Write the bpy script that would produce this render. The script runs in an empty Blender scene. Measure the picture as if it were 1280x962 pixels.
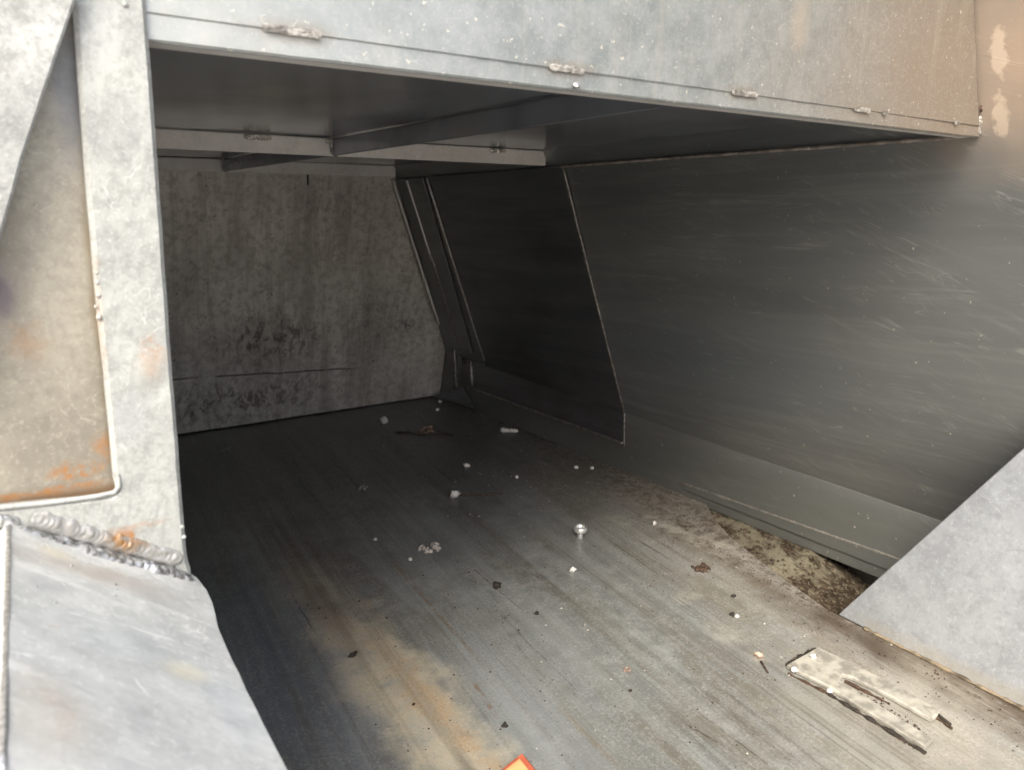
import bpy, bmesh, math, random
import numpy as np
from mathutils import Vector, Matrix, noise
from mathutils.geometry import delaunay_2d_cdt
random.seed(7)
S = bpy.context.scene
COL = S.collection
# ------------------------------------------------------------------ camera
FPX = 950.0
RW = Matrix(((0.82213718, 0.12454852, -0.55549809), (-0.56881542, 0.21952754, -0.79262644), (0.02322668, 0.96762354, 0.25132687)))
CAM = Vector((0, 0, 0.6))
cd = bpy.data.cameras.new('camera'); cam = bpy.data.objects.new('camera', cd); COL.objects.link(cam)
cd.sensor_width = 36; cd.lens = FPX * 36 / 1280
cd.clip_start = 0.02; cd.clip_end = 2000
cam.matrix_world = Matrix.Translation(CAM) @ RW.to_4x4()
cd.dof.use_dof = True; cd.dof.focus_distance = 1.15; cd.dof.aperture_fstop = 16
S.camera = cam
# ------------------------------------------------------------------ light
SUN_EL, SUN_AZ = math.radians(47), math.radians(228)     # azimuth clockwise from +Y: behind the camera
W = bpy.data.worlds.new("World"); S.world = W; W.use_nodes = True
wn = W.node_tree; sky = wn.nodes.new('ShaderNodeTexSky'); sky.sky_type = 'NISHITA'; sky.sun_disc = False
sky.sun_elevation = SUN_EL; sky.sun_rotation = SUN_AZ; sky.air_density = 1.0; sky.dust_density = 5.0; sky.ozone_density = 0.3
bg = wn.nodes['Background']; bg.inputs[1].default_value = 0.15
wn.links.new(sky.outputs[0], bg.inputs[0])
sl = bpy.data.lights.new('sun', 'SUN'); sl.energy = 1.4; sl.angle = math.radians(28); sl.color = (.985, 1, .90)
so = bpy.data.objects.new('sun', sl); COL.objects.link(so)
sd = Vector((math.sin(SUN_AZ) * math.cos(SUN_EL), math.cos(SUN_AZ) * math.cos(SUN_EL), math.sin(SUN_EL)))
so.rotation_euler = sd.to_track_quat('Z', 'Y').to_euler(); so.location = (0, -2, 4)
S.view_settings.view_transform = 'Standard'; S.view_settings.look = 'None'
S.cycles.max_bounces = 6; S.cycles.diffuse_bounces = 4; S.cycles.glossy_bounces = 3; S.cycles.adaptive_threshold = .03; S.cycles.caustics_reflective = False
S.view_settings.exposure = 1.12; S.view_settings.gamma = 1; S.view_settings.use_curve_mapping = False

# ------------------------------------------------------------------ layout helpers
def ray(px, py): return RW @ Vector((px - 640, -(py - 481), -FPX))
def on(px, py, pl):                      # where the sight line meets a real plane (n, d)
    r = ray(px, py); n = Vector(pl[0]); t = (pl[1] - n.dot(CAM)) / n.dot(r); return CAM + r * t
def plane3(a, b, c):
    n = (b - a).cross(c - a).normalized(); return (n, n.dot(a))
FLOOR = ((0, 0, 1), 0.0)
YF = 0.4273
FRONT = ((0, 1, 0), YF)
KC = 0.0403
FRAME = ((0, KC, 1), .67 + KC * YF)       # underside of the ribs, falling to the back
def zf(y): return .67 - KC * (y - YF)
BACK = plane3(Vector((0, 1.89, 0)), Vector((1, 1.89, 0)), Vector((0, 1.75, .617)))
def yb(z): return 1.89 - .14 * z / .617
WLOW = plane3(Vector((1.151, .563, 0)), Vector((1.07, 1.80, 0)), Vector((1.151, .563, 1)))
def xw(y): return 1.151 - (y - .563) * .0655
BEND0, BEND1 = on(780, 515, WLOW), on(1175, 650, WLOW)
BD = (BEND1 - BEND0).normalized()
WUP = plane3(BEND0, BEND0 + BD, BEND0 + Vector((.404, .042, -.914)))
def bend(y): return BEND0 + BD * ((y - BEND0.y) / BD.y)
def up(y, z):                             # point of the slanted wall at this y and height
    n, d = WUP; return Vector(((d - n.y * y - n.z * z) / n.x, y, z))
NW = Vector(WUP[0]);  NW = -NW if NW.x > 0 else NW          # into the hopper
NL = Vector(WLOW[0]); NL = -NL if NL.x > 0 else NL
def fl(px, py): return on(px, py, FLOOR)
def size(px, py, n): return (fl(px, py) - CAM).length * n / FPX * .8

# ------------------------------------------------------------------ objects
def tag(o, label=None, cat=None, group=None, kind=None):
    if label: o['label'] = label
    if cat: o['category'] = cat
    if group: o['group'] = group
    if kind: o['kind'] = kind
    return o
def empty(name, loc, label, cat, group=None):
    o = bpy.data.objects.new(name, None); o.location = loc; o.empty_display_size = .02; COL.objects.link(o)
    return tag(o, label, cat, group)
def mk(name, verts, faces, mat, parent=None, smooth=True, flat_from=None):
    vs = [Vector(v) for v in verts]
    c = Vector((sum(v.x for v in vs) / len(vs), sum(v.y for v in vs) / len(vs), min(v.z for v in vs)))
    me = bpy.data.meshes.new(name); me.from_pydata([v - c for v in vs], [], faces); me.update()
    bm = bmesh.new(); bm.from_mesh(me); bmesh.ops.recalc_face_normals(bm, faces=bm.faces); bm.to_mesh(me); bm.free()
    for i, p in enumerate(me.polygons): p.use_smooth = smooth and (flat_from is None or i < flat_from)
    me.materials.append(mat)
    o = bpy.data.objects.new(name, me); COL.objects.link(o)
    if parent:
        o.parent = parent
        o.location = c - wloc(parent)
    else: o.location = c
    return o
def wloc(o):
    v = Vector(o.location)
    while o.parent: o = o.parent; v = v + Vector(o.location)
    return v

def sheet(name, poly, mat, parent=None, th=.003, into=None, sp=.02, disp=None, wob=0.0, round_=.35):
    """A metal sheet: outline in 3D, real thickness, a finely meshed face with a slightly rolled edge."""
    P = [Vector(p) for p in poly]
    n = Vector((0, 0, 0))
    for i in range(len(P)):
        a, b = P[i], P[(i + 1) % len(P)]
        n += Vector(((a.y - b.y) * (a.z + b.z), (a.z - b.z) * (a.x + b.x), (a.x - b.x) * (a.y + b.y)))
    n.normalize()
    if into is not None and n.dot(Vector(into)) < 0: n = -n       # n = the side one sees
    O = P[0]; U = (P[1] - P[0]).normalized(); V = n.cross(U)
    q = [Vector(((p - O).dot(U), (p - O).dot(V))) for p in P]
    b = []
    for i in range(len(q)):
        a, c = q[i], q[(i + 1) % len(q)]; k = max(1, int((c - a).length / sp))
        for j in range(k):
            t = a.lerp(c, j / k)
            if wob:
                d = (c - a).normalized(); w = noise.noise(Vector((t.x * 60, t.y * 60, 3.1))) * wob if j else 0
                t = t + Vector((-d.y, d.x)) * w
            b.append(t)
    nb = len(b); pts = list(b)
    x0, x1 = min(p.x for p in q), max(p.x for p in q); y0, y1 = min(p.y for p in q), max(p.y for p in q)
    def inside(x, y):
        r = False; j = nb - 1
        for i in range(nb):
            if (b[i].y > y) != (b[j].y > y) and x < (b[j].x - b[i].x) * (y - b[i].y) / (b[j].y - b[i].y) + b[i].x: r = not r
            j = i
        return r
    bx = np.array([[p.x, p.y] for p in b]); y = y0 + sp / 2; r = 0
    while y < y1:
        x = x0 + (sp / 2 if r % 2 else sp)
        while x < x1:
            if inside(x, y) and np.min((bx[:, 0] - x) ** 2 + (bx[:, 1] - y) ** 2) > (sp * .45) ** 2: pts.append(Vector((x, y)))
            x += sp
        y += sp * .87; r += 1
    out = delaunay_2d_cdt(pts, [], [list(range(nb))], 1, 1e-7)
    v2, fs = out[0], out[2]
    def lift(p, d=0.0):
        w = O + U * p.x + V * p.y
        if disp: w = w + n * disp(w)
        return w + n * d
    top = [lift(p) for p in v2]
    verts = list(top); faces = [list(f) for f in fs]
    nfront = len(faces)
    e = th * round_
    cen = sum((lift(p) for p in b), Vector()) / nb
    rings = []
    for d in (0, -e, -th):
        base = len(verts)
        for i, p in enumerate(b):
            t = (b[(i + 1) % nb] - b[i - 1])
            nn = Vector((t.y, -t.x)).normalized() if t.length else Vector((0, 0))
            area = sum(b[k].x * b[(k + 1) % nb].y - b[(k + 1) % nb].x * b[k].y for k in (0,)) if 0 else 0
            off = 0 if d == 0 else e
            verts.append(lift(p + nn * off * SGN(b), d))
        rings.append(base)
    for a, c in ((rings[0], rings[1]), (rings[1], rings[2])):
        for i in range(nb):
            j = (i + 1) % nb; faces.append([a + i, a + j, c + j, c + i])
    base = len(verts); verts += [v - n * th for v in top]
    faces += [[base + i for i in reversed(f)] for f in fs]
    return mk(name, verts, faces, mat, parent, smooth=True, flat_from=nfront)
_sg = {}
def SGN(b):
    k = id(b)
    if k not in _sg:
        _sg.clear()
        _sg[k] = 1 if sum(b[i].x * b[(i + 1) % len(b)].y - b[(i + 1) % len(b)].x * b[i].y for i in range(len(b))) > 0 else -1
    return _sg[k]
def bar(name, a, b, w, h, mat, parent=None, upv=(0, 0, 1), bev=.15, seg=1, wob=0):
    """A flat bar from a to b, width w (sideways) and height h, edges chamfered; wob roughens it."""
    a, b = Vector(a), Vector(b); d = (b - a).normalized(); u = Vector(upv); s = d.cross(u).normalized(); u = s.cross(d)
    c = min(w, h) * bev
    prof = [(-w/2 + c, -h/2), (w/2 - c, -h/2), (w/2, -h/2 + c), (w/2, h/2 - c), (w/2 - c, h/2), (-w/2 + c, h/2), (-w/2, h/2 - c), (-w/2, -h/2 + c)]
    vs, fs = [], []
    for i in range(seg + 1):
        p = a.lerp(b, i / seg)
        k = 1 + (noise.noise(p * 90) * wob if wob else 0)
        for x, y in prof: vs.append(p + s * x * k + u * y * k)
    for i in range(seg):
        for j in range(8):
            k = (j + 1) % 8; fs.append([i*8 + j, i*8 + k, i*8 + 8 + k, i*8 + 8 + j])
    fs.append(list(range(7, -1, -1))); fs.append([seg*8 + j for j in range(8)])
    return mk(name, vs, fs, mat, parent, smooth=seg > 1)
def weld(name, a, b, nrm, w, h, pitch, mat, parent=None, chev=.8, seed=0, rough=.25):
    """A ripple weld: overlapping crescents along a-b standing up along nrm."""
    a, b = Vector(a), Vector(b); L = (b - a).length; d = (b - a) / L; n = Vector(nrm).normalized(); s = n.cross(d)
    nu, nv = max(8, int(L / pitch * 7)), 10
    vs, fs = [], []
    for i in range(nu + 1):
        for j in range(nv + 1):
            v = j / nv * 2 - 1; t = i / nu * L
            env = math.sqrt(max(0, 1 - v * v)); cap = min(1, t / w * 2, (L - t) / w * 2); cap = math.sqrt(max(0, cap))
            ph = ((t + chev * w * .5 * v * v) / pitch + seed * .37 + noise.noise(Vector((t / pitch * .45, seed, 0))) * 1.3 + v * .25 * noise.noise(Vector((t / pitch * .3, seed, 7)))) % 1.0
            rip = ((ph / .8) ** .7 if ph < .8 else (1 - ph) / .2) * .5 + .5
            jit = noise.noise(Vector((t / pitch * .8, v * 1.5, seed * 3.3))) * rough
            hh = h * env * cap * (rip + jit) * (.85 + .5 * noise.noise(Vector((t / pitch * .25, 3, seed))))
            vs.append(a + d * t + s * v * w / 2 * (1 + .25 * noise.noise(Vector((t / pitch * .9, 5, seed)))) * (.3 + .7 * cap) + n * (hh - .0004))
    for i in range(nu):
        for j in range(nv):
            k = i * (nv + 1) + j; fs.append([k, k + 1, k + nv + 2, k + nv + 1])
    m = len(vs); 
    return mk(name, vs, fs, mat, parent)

# ------------------------------------------------------------------ material kit
class Mat:
    def __init__(s, name):
        s.m = bpy.data.materials.new(name); s.m.use_nodes = True; s.t = s.m.node_tree
        s.b = s.t.nodes['Principled BSDF']; s.pos = s.t.nodes.new('ShaderNodeNewGeometry').outputs['Position']
    def set(s, inp, v):
        if hasattr(v, 'links'): s.t.links.new(v, inp)
        elif isinstance(v, (tuple, list)) and len(v) == 3 and inp.type == 'RGBA': inp.default_value = (*v, 1)
        else: inp.default_value = v
    def math(s, op, a, b=0.0, c=None, clamp=False):
        n = s.t.nodes.new('ShaderNodeMath'); n.operation = op; n.use_clamp = clamp
        s.set(n.inputs[0], a); s.set(n.inputs[1], b)
        if c is not None: s.set(n.inputs[2], c)
        return n.outputs[0]
    def axes(s, u, v, w):                # coordinates along three directions
        o = []
        for a in (u, v, w):
            n = s.t.nodes.new('ShaderNodeVectorMath'); n.operation = 'DOT_PRODUCT'; s.set(n.inputs[0], s.pos); n.inputs[1].default_value = a
            o.append(n.outputs['Value'])
        return o
    def vec(s, x, y, z):
        n = s.t.nodes.new('ShaderNodeCombineXYZ'); s.set(n.inputs[0], x); s.set(n.inputs[1], y); s.set(n.inputs[2], z); return n.outputs[0]
    def noise(s, scale, vec=None, detail=4, rough=.55, off=0.0, dist=0.0):
        n = s.t.nodes.new('ShaderNodeTexNoise'); n.inputs['Detail'].default_value = min(detail, 4); n.inputs['Roughness'].default_value = rough
        n.inputs['Distortion'].default_value = dist; n.inputs['Scale'].default_value = 1
        v = s.t.nodes.new('ShaderNodeMapping'); s.set(v.inputs[0], s.pos if vec is None else vec)
        sc = scale if isinstance(scale, (tuple, list)) else (scale,) * 3
        v.inputs['Scale'].default_value = sc; v.inputs['Location'].default_value = (off, off * 1.3, off * .7)
        s.t.links.new(v.outputs[0], n.inputs['Vector']); return n.outputs['Fac']
    def step(s, x, lo, hi, a=0.0, b=1.0):
        n = s.t.nodes.new('ShaderNodeMapRange'); n.interpolation_type = 'SMOOTHSTEP'; s.set(n.inputs[0], x)
        n.inputs[1].default_value = lo; n.inputs[2].default_value = hi; n.inputs[3].default_value = a; n.inputs[4].default_value = b
        return n.outputs[0]
    def mul(s, *x):
        r = x[0]
        for y in x[1:]: r = s.math('MULTIPLY', r, y)
        return r
    def mix(s, f, a, b):
        n = s.t.nodes.new('ShaderNodeMix'); n.data_type = 'RGBA'; s.set(n.inputs[0], f); s.set(n.inputs[6], a); s.set(n.inputs[7], b); return n.outputs[2]
    def lerp(s, f, a, b):
        n = s.t.nodes.new('ShaderNodeMix'); n.data_type = 'FLOAT'; s.set(n.inputs[0], f); s.set(n.inputs[2], a); s.set(n.inputs[3], b); return n.outputs[0]
    def blob(s, c, r, edge=.5, wob=.35, ns=12, ax=None):   # soft stain: centre c, half sizes r along axes ax
        ax = ax or ((1, 0, 0), (0, 1, 0), (0, 0, 1)); q = None
        for a, rr in zip(ax, r):
            n = s.t.nodes.new('ShaderNodeVectorMath'); n.operation = 'DOT_PRODUCT'; s.set(n.inputs[0], s.pos); n.inputs[1].default_value = a
            k = s.math('DIVIDE', s.math('SUBTRACT', n.outputs['Value'], float(Vector(a).dot(Vector(c)))), rr); k = s.math('POWER', s.math('ABSOLUTE', k), 2.0)
            q = k if q is None else s.math('ADD', q, k)
        s.nc = getattr(s, 'nc', {})
        if ns not in s.nc: s.nc[ns] = s.math('SUBTRACT', s.noise(ns, detail=3, rough=.6), .5)
        d = s.math('SQRT', q); d = s.math('ADD', d, s.math('MULTIPLY', s.nc[ns], wob * 2.5))
        return s.step(d, 1 - edge, 1 + edge * .5, 1.0, 0.0)
    def seg(s, a, b, w, ns=30, wob=.003, soft=.5):        # a scratch or streak from a to b on the floor
        a, b = Vector(a), Vector(b); d = (b - a); L = d.length; d /= L; n = Vector((-d.y, d.x, 0))
        t = s.math('SUBTRACT', s.dot(d), a.dot(d)); q = s.math('SUBTRACT', s.dot(n), a.dot(n))
        s.nc = getattr(s, 'nc', {})
        if ns not in s.nc: s.nc[ns] = s.math('SUBTRACT', s.noise(ns, detail=3, rough=.6), .5)
        q = s.math('ABSOLUTE', s.math('ADD', q, s.math('MULTIPLY', s.nc[ns], wob * 2)))
        return s.mul(s.step(q, w * (1 - soft), w, 1, 0), s.step(t, 0, L * .2), s.step(t, L * .6, L, 1, 0), s.step(s.noise(70, off=4), .34, .56))
    def dot(s, d):
        n = s.t.nodes.new('ShaderNodeVectorMath'); n.operation = 'DOT_PRODUCT'; s.set(n.inputs[0], s.pos); n.inputs[1].default_value = tuple(d); return n.outputs['Value']
    def hair(s, scale, vec=None, width=.012, off=0.0, dist=.6, brk=3.0, brk_lo=.52):   # fine broken scratches
        n = s.noise(scale, vec, detail=1.5, off=off, dist=dist)
        l = s.step(s.math('ABSOLUTE', s.math('SUBTRACT', n, .5)), 0, width, 1, 0)
        b = s.step(s.noise(brk, detail=2, off=off + 7), brk_lo, brk_lo + .08)
        return s.mul(l, b)
    def out(s, color, rough=.4, metal=.9, bump=None, bstr=.2, bdist=.002, spec=None):
        s.set(s.b.inputs['Base Color'], color); s.set(s.b.inputs['Roughness'], rough); s.set(s.b.inputs['Metallic'], metal)
        if spec is not None: s.b.inputs['Specular IOR Level'].default_value = spec
        if bump is not None:
            n = s.t.nodes.new('ShaderNodeBump'); n.inputs['Strength'].default_value = bstr; n.inputs['Distance'].default_value = bdist
            s.set(n.inputs['Height'], bump); s.t.links.new(n.outputs[0], s.b.inputs['Normal'])
        return s.m
def plain(name, c, rough=.6, metal=0.0, var=.3, ns=300, bstr=.4):
    m = Mat(name); n = m.noise(ns, detail=4)
    a = tuple(x * (1 - var) for x in c); b = tuple(min(1, x * (1 + var)) for x in c)
    return m.out(m.mix(m.step(n, .35, .65), a, b), rough, metal, n, bstr, .0008)

# --- floor plate: galvanised, worn, with rust-yellow band and dried wash marks along the depth
m = Mat('worn_floor_steel')
u, v, w = m.axes((.995, -.09, 0), (.09, .995, 0), (0, 0, 1))
vv = m.vec(u, v, w)
big = m.noise(5, detail=5, rough=.6); st1 = m.noise((26, 1.6, 1), vv, 5, .6, 1.0, .4); st2 = m.noise((90, 2.5, 1), vv, 4, .65, 4.0, .3)
fine = m.noise(260, detail=4, rough=.7); mot = m.noise(38, detail=6, rough=.7, off=3)
c = m.mix(m.step(st1, .38, .62), (.31, .325, .32), (.42, .44, .43))
c = m.mix(m.mul(m.step(st2, .45, .8), .28), c, (.24, .24, .22))
ol = m.noise((14, 3.5, 1), vv, 4, .6, 31, .6); c = m.mix(m.mul(m.step(ol, .44, .66), .6), c, (.25, .235, .18))
c = m.mix(m.mul(m.step(mot, .42, .68), m.step(big, .4, .62), .6), c, (.50, .51, .51))
c = m.mix(m.mul(m.step(fine, .5, .7), .35), c, (.62, .62, .60))
blue = m.blob((.25, .84, 0), (.075, .46, 1), .7, .30, 9)
c = m.mix(m.mul(blue, m.step(st2, .2, .6), .6), c, (.19, .225, .27))  # dark blue shade beside the ledge, painted into the floor colour
blue2 = m.blob((.47, .60, 0), (.045, .20, 1), .8, .4, 14)
c = m.mix(m.mul(blue2, .55), c, (.46, .50, .53))
blue3 = m.blob((.62, 1.05, 0), (.10, .12, 1), .8, .5, 14)
c = m.mix(m.mul(blue3, m.step(st2, .3, .6), .6), c, (.33, .37, .40))
band = m.blob((.362, .76, 0), (.060, .36, 1), .6, .8, 15)
c = m.mix(m.mul(band, m.step(mot, .10, .62), .85), c, (.60, .52, .37))
band2 = m.blob((.378, .70, 0), (.022, .18, 1), .6, 1.0, 26)
c = m.mix(m.mul(band2, m.step(mot, .3, .6), .6), c, (.47, .30, .16))
band4 = m.blob((.350, .97, 0), (.022, .12, 1), .8, .5, 22)
c = m.mix(m.mul(band4, m.step(mot, .3, .6), .6), c, (.30, .18, .09))
b3 = m.blob((.38, 1.15, 0), (.07, .24, 1), .9, .5, 14)
c = m.mix(m.mul(b3, m.step(st2, .3, .6), .7), c, (.20, .15, .105))
st3 = m.noise((42, .8, 1), vv, 3, .6, 9.0, .3)
c = m.mix(m.mul(m.step(st3, .50, .72), .42), c, (.23, .19, .13))
st4 = m.noise((75, .7, 1), vv, 3, .6, 44.0, .15); c = m.mix(m.mul(m.step(st4, .56, .70), .28), c, (.50, .51, .49)); c = m.mix(m.mul(m.step(st4, .44, .32), .25), c, (.15, .145, .12))
dirt = m.mul(m.step(m.math('ADD', u, m.math('MULTIPLY', m.noise(9, detail=6, rough=.7, off=2), .30)), .80, 1.15), .8)
c = m.mix(dirt, c, (.20, .165, .125))
d2 = m.mul(m.step(m.math('ADD', u, m.math('MULTIPLY', m.noise((55, 10, 1), vv, 6, .7, 5.0), .16)), .93, 1.02), m.step(m.noise(60, detail=6, rough=.75), .44, .6))
c = m.mix(m.mul(d2, .85), c, (.075, .055, .038))
br_ = m.blob((.955, .34, 0), (.05, .32, 1), .6, .5, 15); c = m.mix(m.mul(br_, m.step(m.noise((50, 6, 1), vv, 4, .7, 15.0), .26, .52), .92), c, (.085, .062, .044))
tan = m.blob((.80, .36, 0), (.16, .13, 1), .8, .5, 16)
c = m.mix(m.mul(tan, .6), c, (.47, .44, .37))
for cx, cy, rx, ry in ((.985, .86, .018, .09), (1.01, .78, .016, .06), (.80, .60, .03, .035), (.735, 1.085, .035, .014), (.79, .535, .012, .02), (.83, .70, .03, .02), (.93, .96, .03, .03)):
    c = m.mix(m.mul(m.blob((cx, cy, 0), (rx, ry, 1), .7, .6, 40), m.step(mot, .3, .6), .5), c, (.55, .53, .45))
q_ = m.mul(m.step(m.noise((110, 2.2, 1), vv, 3, .6, 12.0, .2), .52, .64), m.blob((.70, .42, 0), (.20, .25, 1), .8, .4, 12))
c = m.mix(m.mul(q_, .38), c, (.14, .115, .09))
hr = m.mul(m.hair((60, .9, 1), vv, .012, 2.0, .15, 3.0, .47), m.step(m.dot((1, 0, 0)), .30, .42))
c = m.mix(m.mul(hr, .6), c, (.07, .06, .05))
for a_, b_, w_, k_, col in (((578, 698), (668, 775), .0012, .9, (.05, .04, .035)), ((620, 762), (752, 893), .0011, .85, (.06, .05, .045)), ((588, 735), (700, 870), .0022, .5, (.16, .12, .08)),
        ((480, 690), (620, 850), .004, .6, (.30, .21, .12)), ((590, 850), (625, 900), .004, .6, (.34, .19, .09)), ((330, 640), (400, 770), .0035, .5, (.30, .26, .18)), ((360, 735), (400, 800), .0016, .7, (.10, .09, .09)),
        ((690, 875), (790, 975), .005, .45, (.33, .26, .16)), ((850, 900), (910, 935), .002, .8, (.08, .055, .04)), ((860, 880), (1000, 985), .0014, .6, (.1, .08, .06)), ((400, 560), (480, 640), .004, .5, (.05, .05, .05)), ((340, 560), (440, 680), .005, .5, (.06, .055, .05))):
    c = m.mix(m.mul(m.seg(fl(*a_), fl(*b_), w_), k_), c, col)
hr2 = m.hair((120, 5, 1), vv, .010, 6.0, .3, 7.0, .5)
c = m.mix(m.mul(hr2, .3), c, (.62, .62, .6))
for (px, py), rr_, k_ in (((640, 640), (.05, .09), .4), ((700, 830), (.04, .14), .45), ((600, 760), (.05, .10), .35), ((530, 640), (.03, .16), .3)):
    c = m.mix(m.mul(m.blob(fl(px, py), (rr_[0], rr_[1], 1), .8, .6, 15), m.step(mot, .2, .6), k_), c, (.42, .46, .48))
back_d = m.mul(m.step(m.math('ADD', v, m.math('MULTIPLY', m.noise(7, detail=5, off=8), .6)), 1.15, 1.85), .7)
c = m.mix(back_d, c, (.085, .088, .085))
near = m.mul(m.step(fine, .46, .60), m.step(mot, .35, .6), .25, m.math('SUBTRACT', 1.0, br_))
c = m.mix(near, c, (.66, .65, .61))
spk = m.step(m.noise(420, detail=2, rough=.5, off=5), .66, .72)
c = m.mix(m.mul(spk, .6), c, (.07, .055, .04))
ro = m.lerp(m.step(ol, .35, .65), .42, .30); ro = m.math('ADD', ro, m.math('MULTIPLY', m.step(mot, .4, .7), .12)); ro = m.math('ADD', ro, m.mul(dirt, .2))
me_ = m.math('SUBTRACT', .45, m.mul(dirt, .55), clamp=True); me_ = m.math('SUBTRACT', me_, m.mul(band, .35), clamp=True)
hgt = m.math('ADD', m.math('MULTIPLY', st2, .35), m.math('ADD', m.math('MULTIPLY', mot, .6), m.math('MULTIPLY', fine, .12)))
hgt = m.math('SUBTRACT', hgt, m.math('MULTIPLY', hr, .5))
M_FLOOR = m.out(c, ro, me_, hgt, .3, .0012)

# --- side wall: polished, swirled, scuffed
m = Mat('scuffed_side_steel')
al = BD; dn = Vector((.404, .042, -.914)); dn = (dn - al * dn.dot(al)).normalized()
rot = lambda a: (tuple(al * math.cos(a) + dn * math.sin(a)), tuple(-al * math.sin(a) + dn * math.cos(a)))
A1, B1 = rot(math.radians(-4)); u, v, w = m.axes(A1, B1, tuple(NW)); vv = m.vec(u, v, w)
A2, B2 = rot(math.radians(22)); u2, v2_, _ = m.axes(A2, B2, tuple(NW)); vx = m.vec(u2, v2_, 0)
A3, B3 = rot(math.radians(60)); u3, v3, _ = m.axes(A3, B3, tuple(NW)); vy = m.vec(u3, v3, 0)
s1 = m.noise((1.4, 16, 1), vv, 4, .6, 1, .5); s2 = m.noise((7, 70, 1), vx, 4, .65, 3, .5); cl = m.noise(5, detail=4, rough=.6); fine = m.noise(330, detail=3, rough=.7)
s3 = m.noise((4, 60, 1), vv, 4, .6, 21, .3)
c = m.mix(m.step(s1, .25, .75), (.265, .275, .275), (.325, .335, .33))
c = m.mix(m.mul(m.step(cl, .4, .75), .4), c, (.23, .24, .245))
c = m.mix(m.mul(m.step(s2, .5, .8), m.step(cl, .35, .6), .5), c, (.43, .435, .41))
c = m.mix(m.mul(m.step(s3, .48, .72), .4), c, (.40, .405, .39))
bl = m.blob(up(.85, .30), (.5, .35, .10), .9, .3, 5); c = m.mix(m.mul(bl, .35), c, (.20, .24, .28))
rg = m.step(m.math('ADD', m.dot((0, 1, 0)), m.math('MULTIPLY', cl, .3)), .5, 1.2, 1, .15)
h1 = m.mul(m.hair((7, 110, 1), vx, .016, 2, .25, 14, .49), rg); h2 = m.mul(m.hair((10, 90, 1), vy, .008, 5, .3, 16, .57), rg); h3 = m.mul(m.hair((4, 90, 1), vv, .014, 9, .2, 9, .52), .8)
hs = m.math('MAXIMUM', m.math('MAXIMUM', h1, h2), h3)
c = m.mix(m.mul(hs, .4), c, (.62, .61, .57))
foot_tone = m.mul(m.step(m.math('ADD', m.dot((0, 0, 1)), m.math('MULTIPLY', m.noise((6, 6, 20), None, 4, .6, 3), .04)), .10, .19, 1, 0), .6)  # colour gets darker towards the foot of the wall
c = m.mix(foot_tone, c, (.15, .155, .14))
spk = m.step(m.noise(120, detail=2, off=4), .73, .76)
c = m.mix(m.mul(spk, .8), c, (.75, .70, .58))
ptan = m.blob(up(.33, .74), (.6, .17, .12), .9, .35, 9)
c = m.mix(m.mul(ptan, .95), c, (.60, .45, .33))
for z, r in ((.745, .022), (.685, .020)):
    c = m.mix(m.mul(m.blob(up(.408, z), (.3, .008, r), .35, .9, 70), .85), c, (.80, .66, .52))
ro = m.lerp(m.step(s1, .2, .8), .34, .42); ro = m.math('ADD', ro, m.math('MULTIPLY', m.step(cl, .35, .7), .10)); ro = m.math('ADD', ro, m.mul(hs, .15))
hgt = m.math('ADD', m.math('MULTIPLY', s1, .5), m.math('ADD', m.math('MULTIPLY', s2, .15), m.math('MULTIPLY', fine, .08))); hgt = m.math('ADD', hgt, m.mul(hs, .4))
M_SIDE = m.out(c, ro, m.math('SUBTRACT', .58, m.mul(ptan, .55)), hgt, .22, .0012)

# --- darker lapped panel deep in the side
m = Mat('dark_side_steel')
u, v, w = m.axes(A1, B1, tuple(NW)); vv = m.vec(u, v, w); s1 = m.noise((3, 40, 1), vv, 5, .6, 2, .5); cl = m.noise(5, detail=5)
c = m.mix(m.step(s1, .3, .7), (.21, .215, .235), (.28, .285, .30)); c = m.mix(m.mul(m.step(cl, .5, .75), .4), c, (.17, .13, .11))
M_DARK = m.out(c, m.lerp(s1, .34, .5), .85, m.math('ADD', s1, m.math('MULTIPLY', m.noise(300), .1)), .2, .001)

# --- back wall: dull, blotched, dark-red splashes and a crease
m = Mat('stained_back_steel')
big = m.noise(4.5, detail=6, rough=.65); drip = m.noise((22, 1, 2.2), None, 5, .65, 3, .4); mot = m.noise(60, detail=6, rough=.75); fine = m.noise(240, detail=4, rough=.75)
c = m.mix(m.step(big, .3, .7), (.60, .57, .53), (.82, .785, .735))
c = m.mix(m.mul(m.step(drip, .42, .68), .5), c, (.27, .235, .21))
c = m.mix(m.mul(m.step(mot, .42, .66), .5), c, (.27, .225, .20)); c = m.mix(m.mul(m.step(fine, .5, .7), .3), c, (.68, .65, .60))
for (px, py), r, k in (((340, 425), (.14, .3, .07), .9), ((470, 400), (.10, .3, .09), .5), ((300, 500), (.25, .3, .06), .8), ((420, 260), (.12, .3, .05), .4), ((505, 408), (.035, .3, .02), .9), ((560, 505), (.2, .3, .03), .5)):
    p = on(px, py, BACK); c = m.mix(m.mul(m.blob(p, r, .8, .6, 26), m.step(m.noise((60, 60, 34), None, 6, .75, px * .01, .5), .44, .64), k), c, (.13, .09, .085))
p0, p1 = on(212, 474, BACK), on(462, 459, BACK); ln = (p1 - p0).normalized(); pn = Vector((-ln.z, 0, ln.x))
(q,) = m.axes(tuple(pn), (0, 0, 0), (0, 0, 0))[:1]
q = m.math('ADD', q, m.math('MULTIPLY', m.math('SUBTRACT', m.noise(14, detail=3), .5), .010))
crease = m.mul(m.step(m.math('ABSOLUTE', m.math('SUBTRACT', q, pn.dot(p0))), .0010, .0032, 1, 0), m.step(m.axes((1, 0, 0), (0, 0, 0), (0, 0, 0))[0], p1.x - .1, p1.x, 1, 0), m.step(m.noise(30, off=2), .3, .5))
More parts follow.
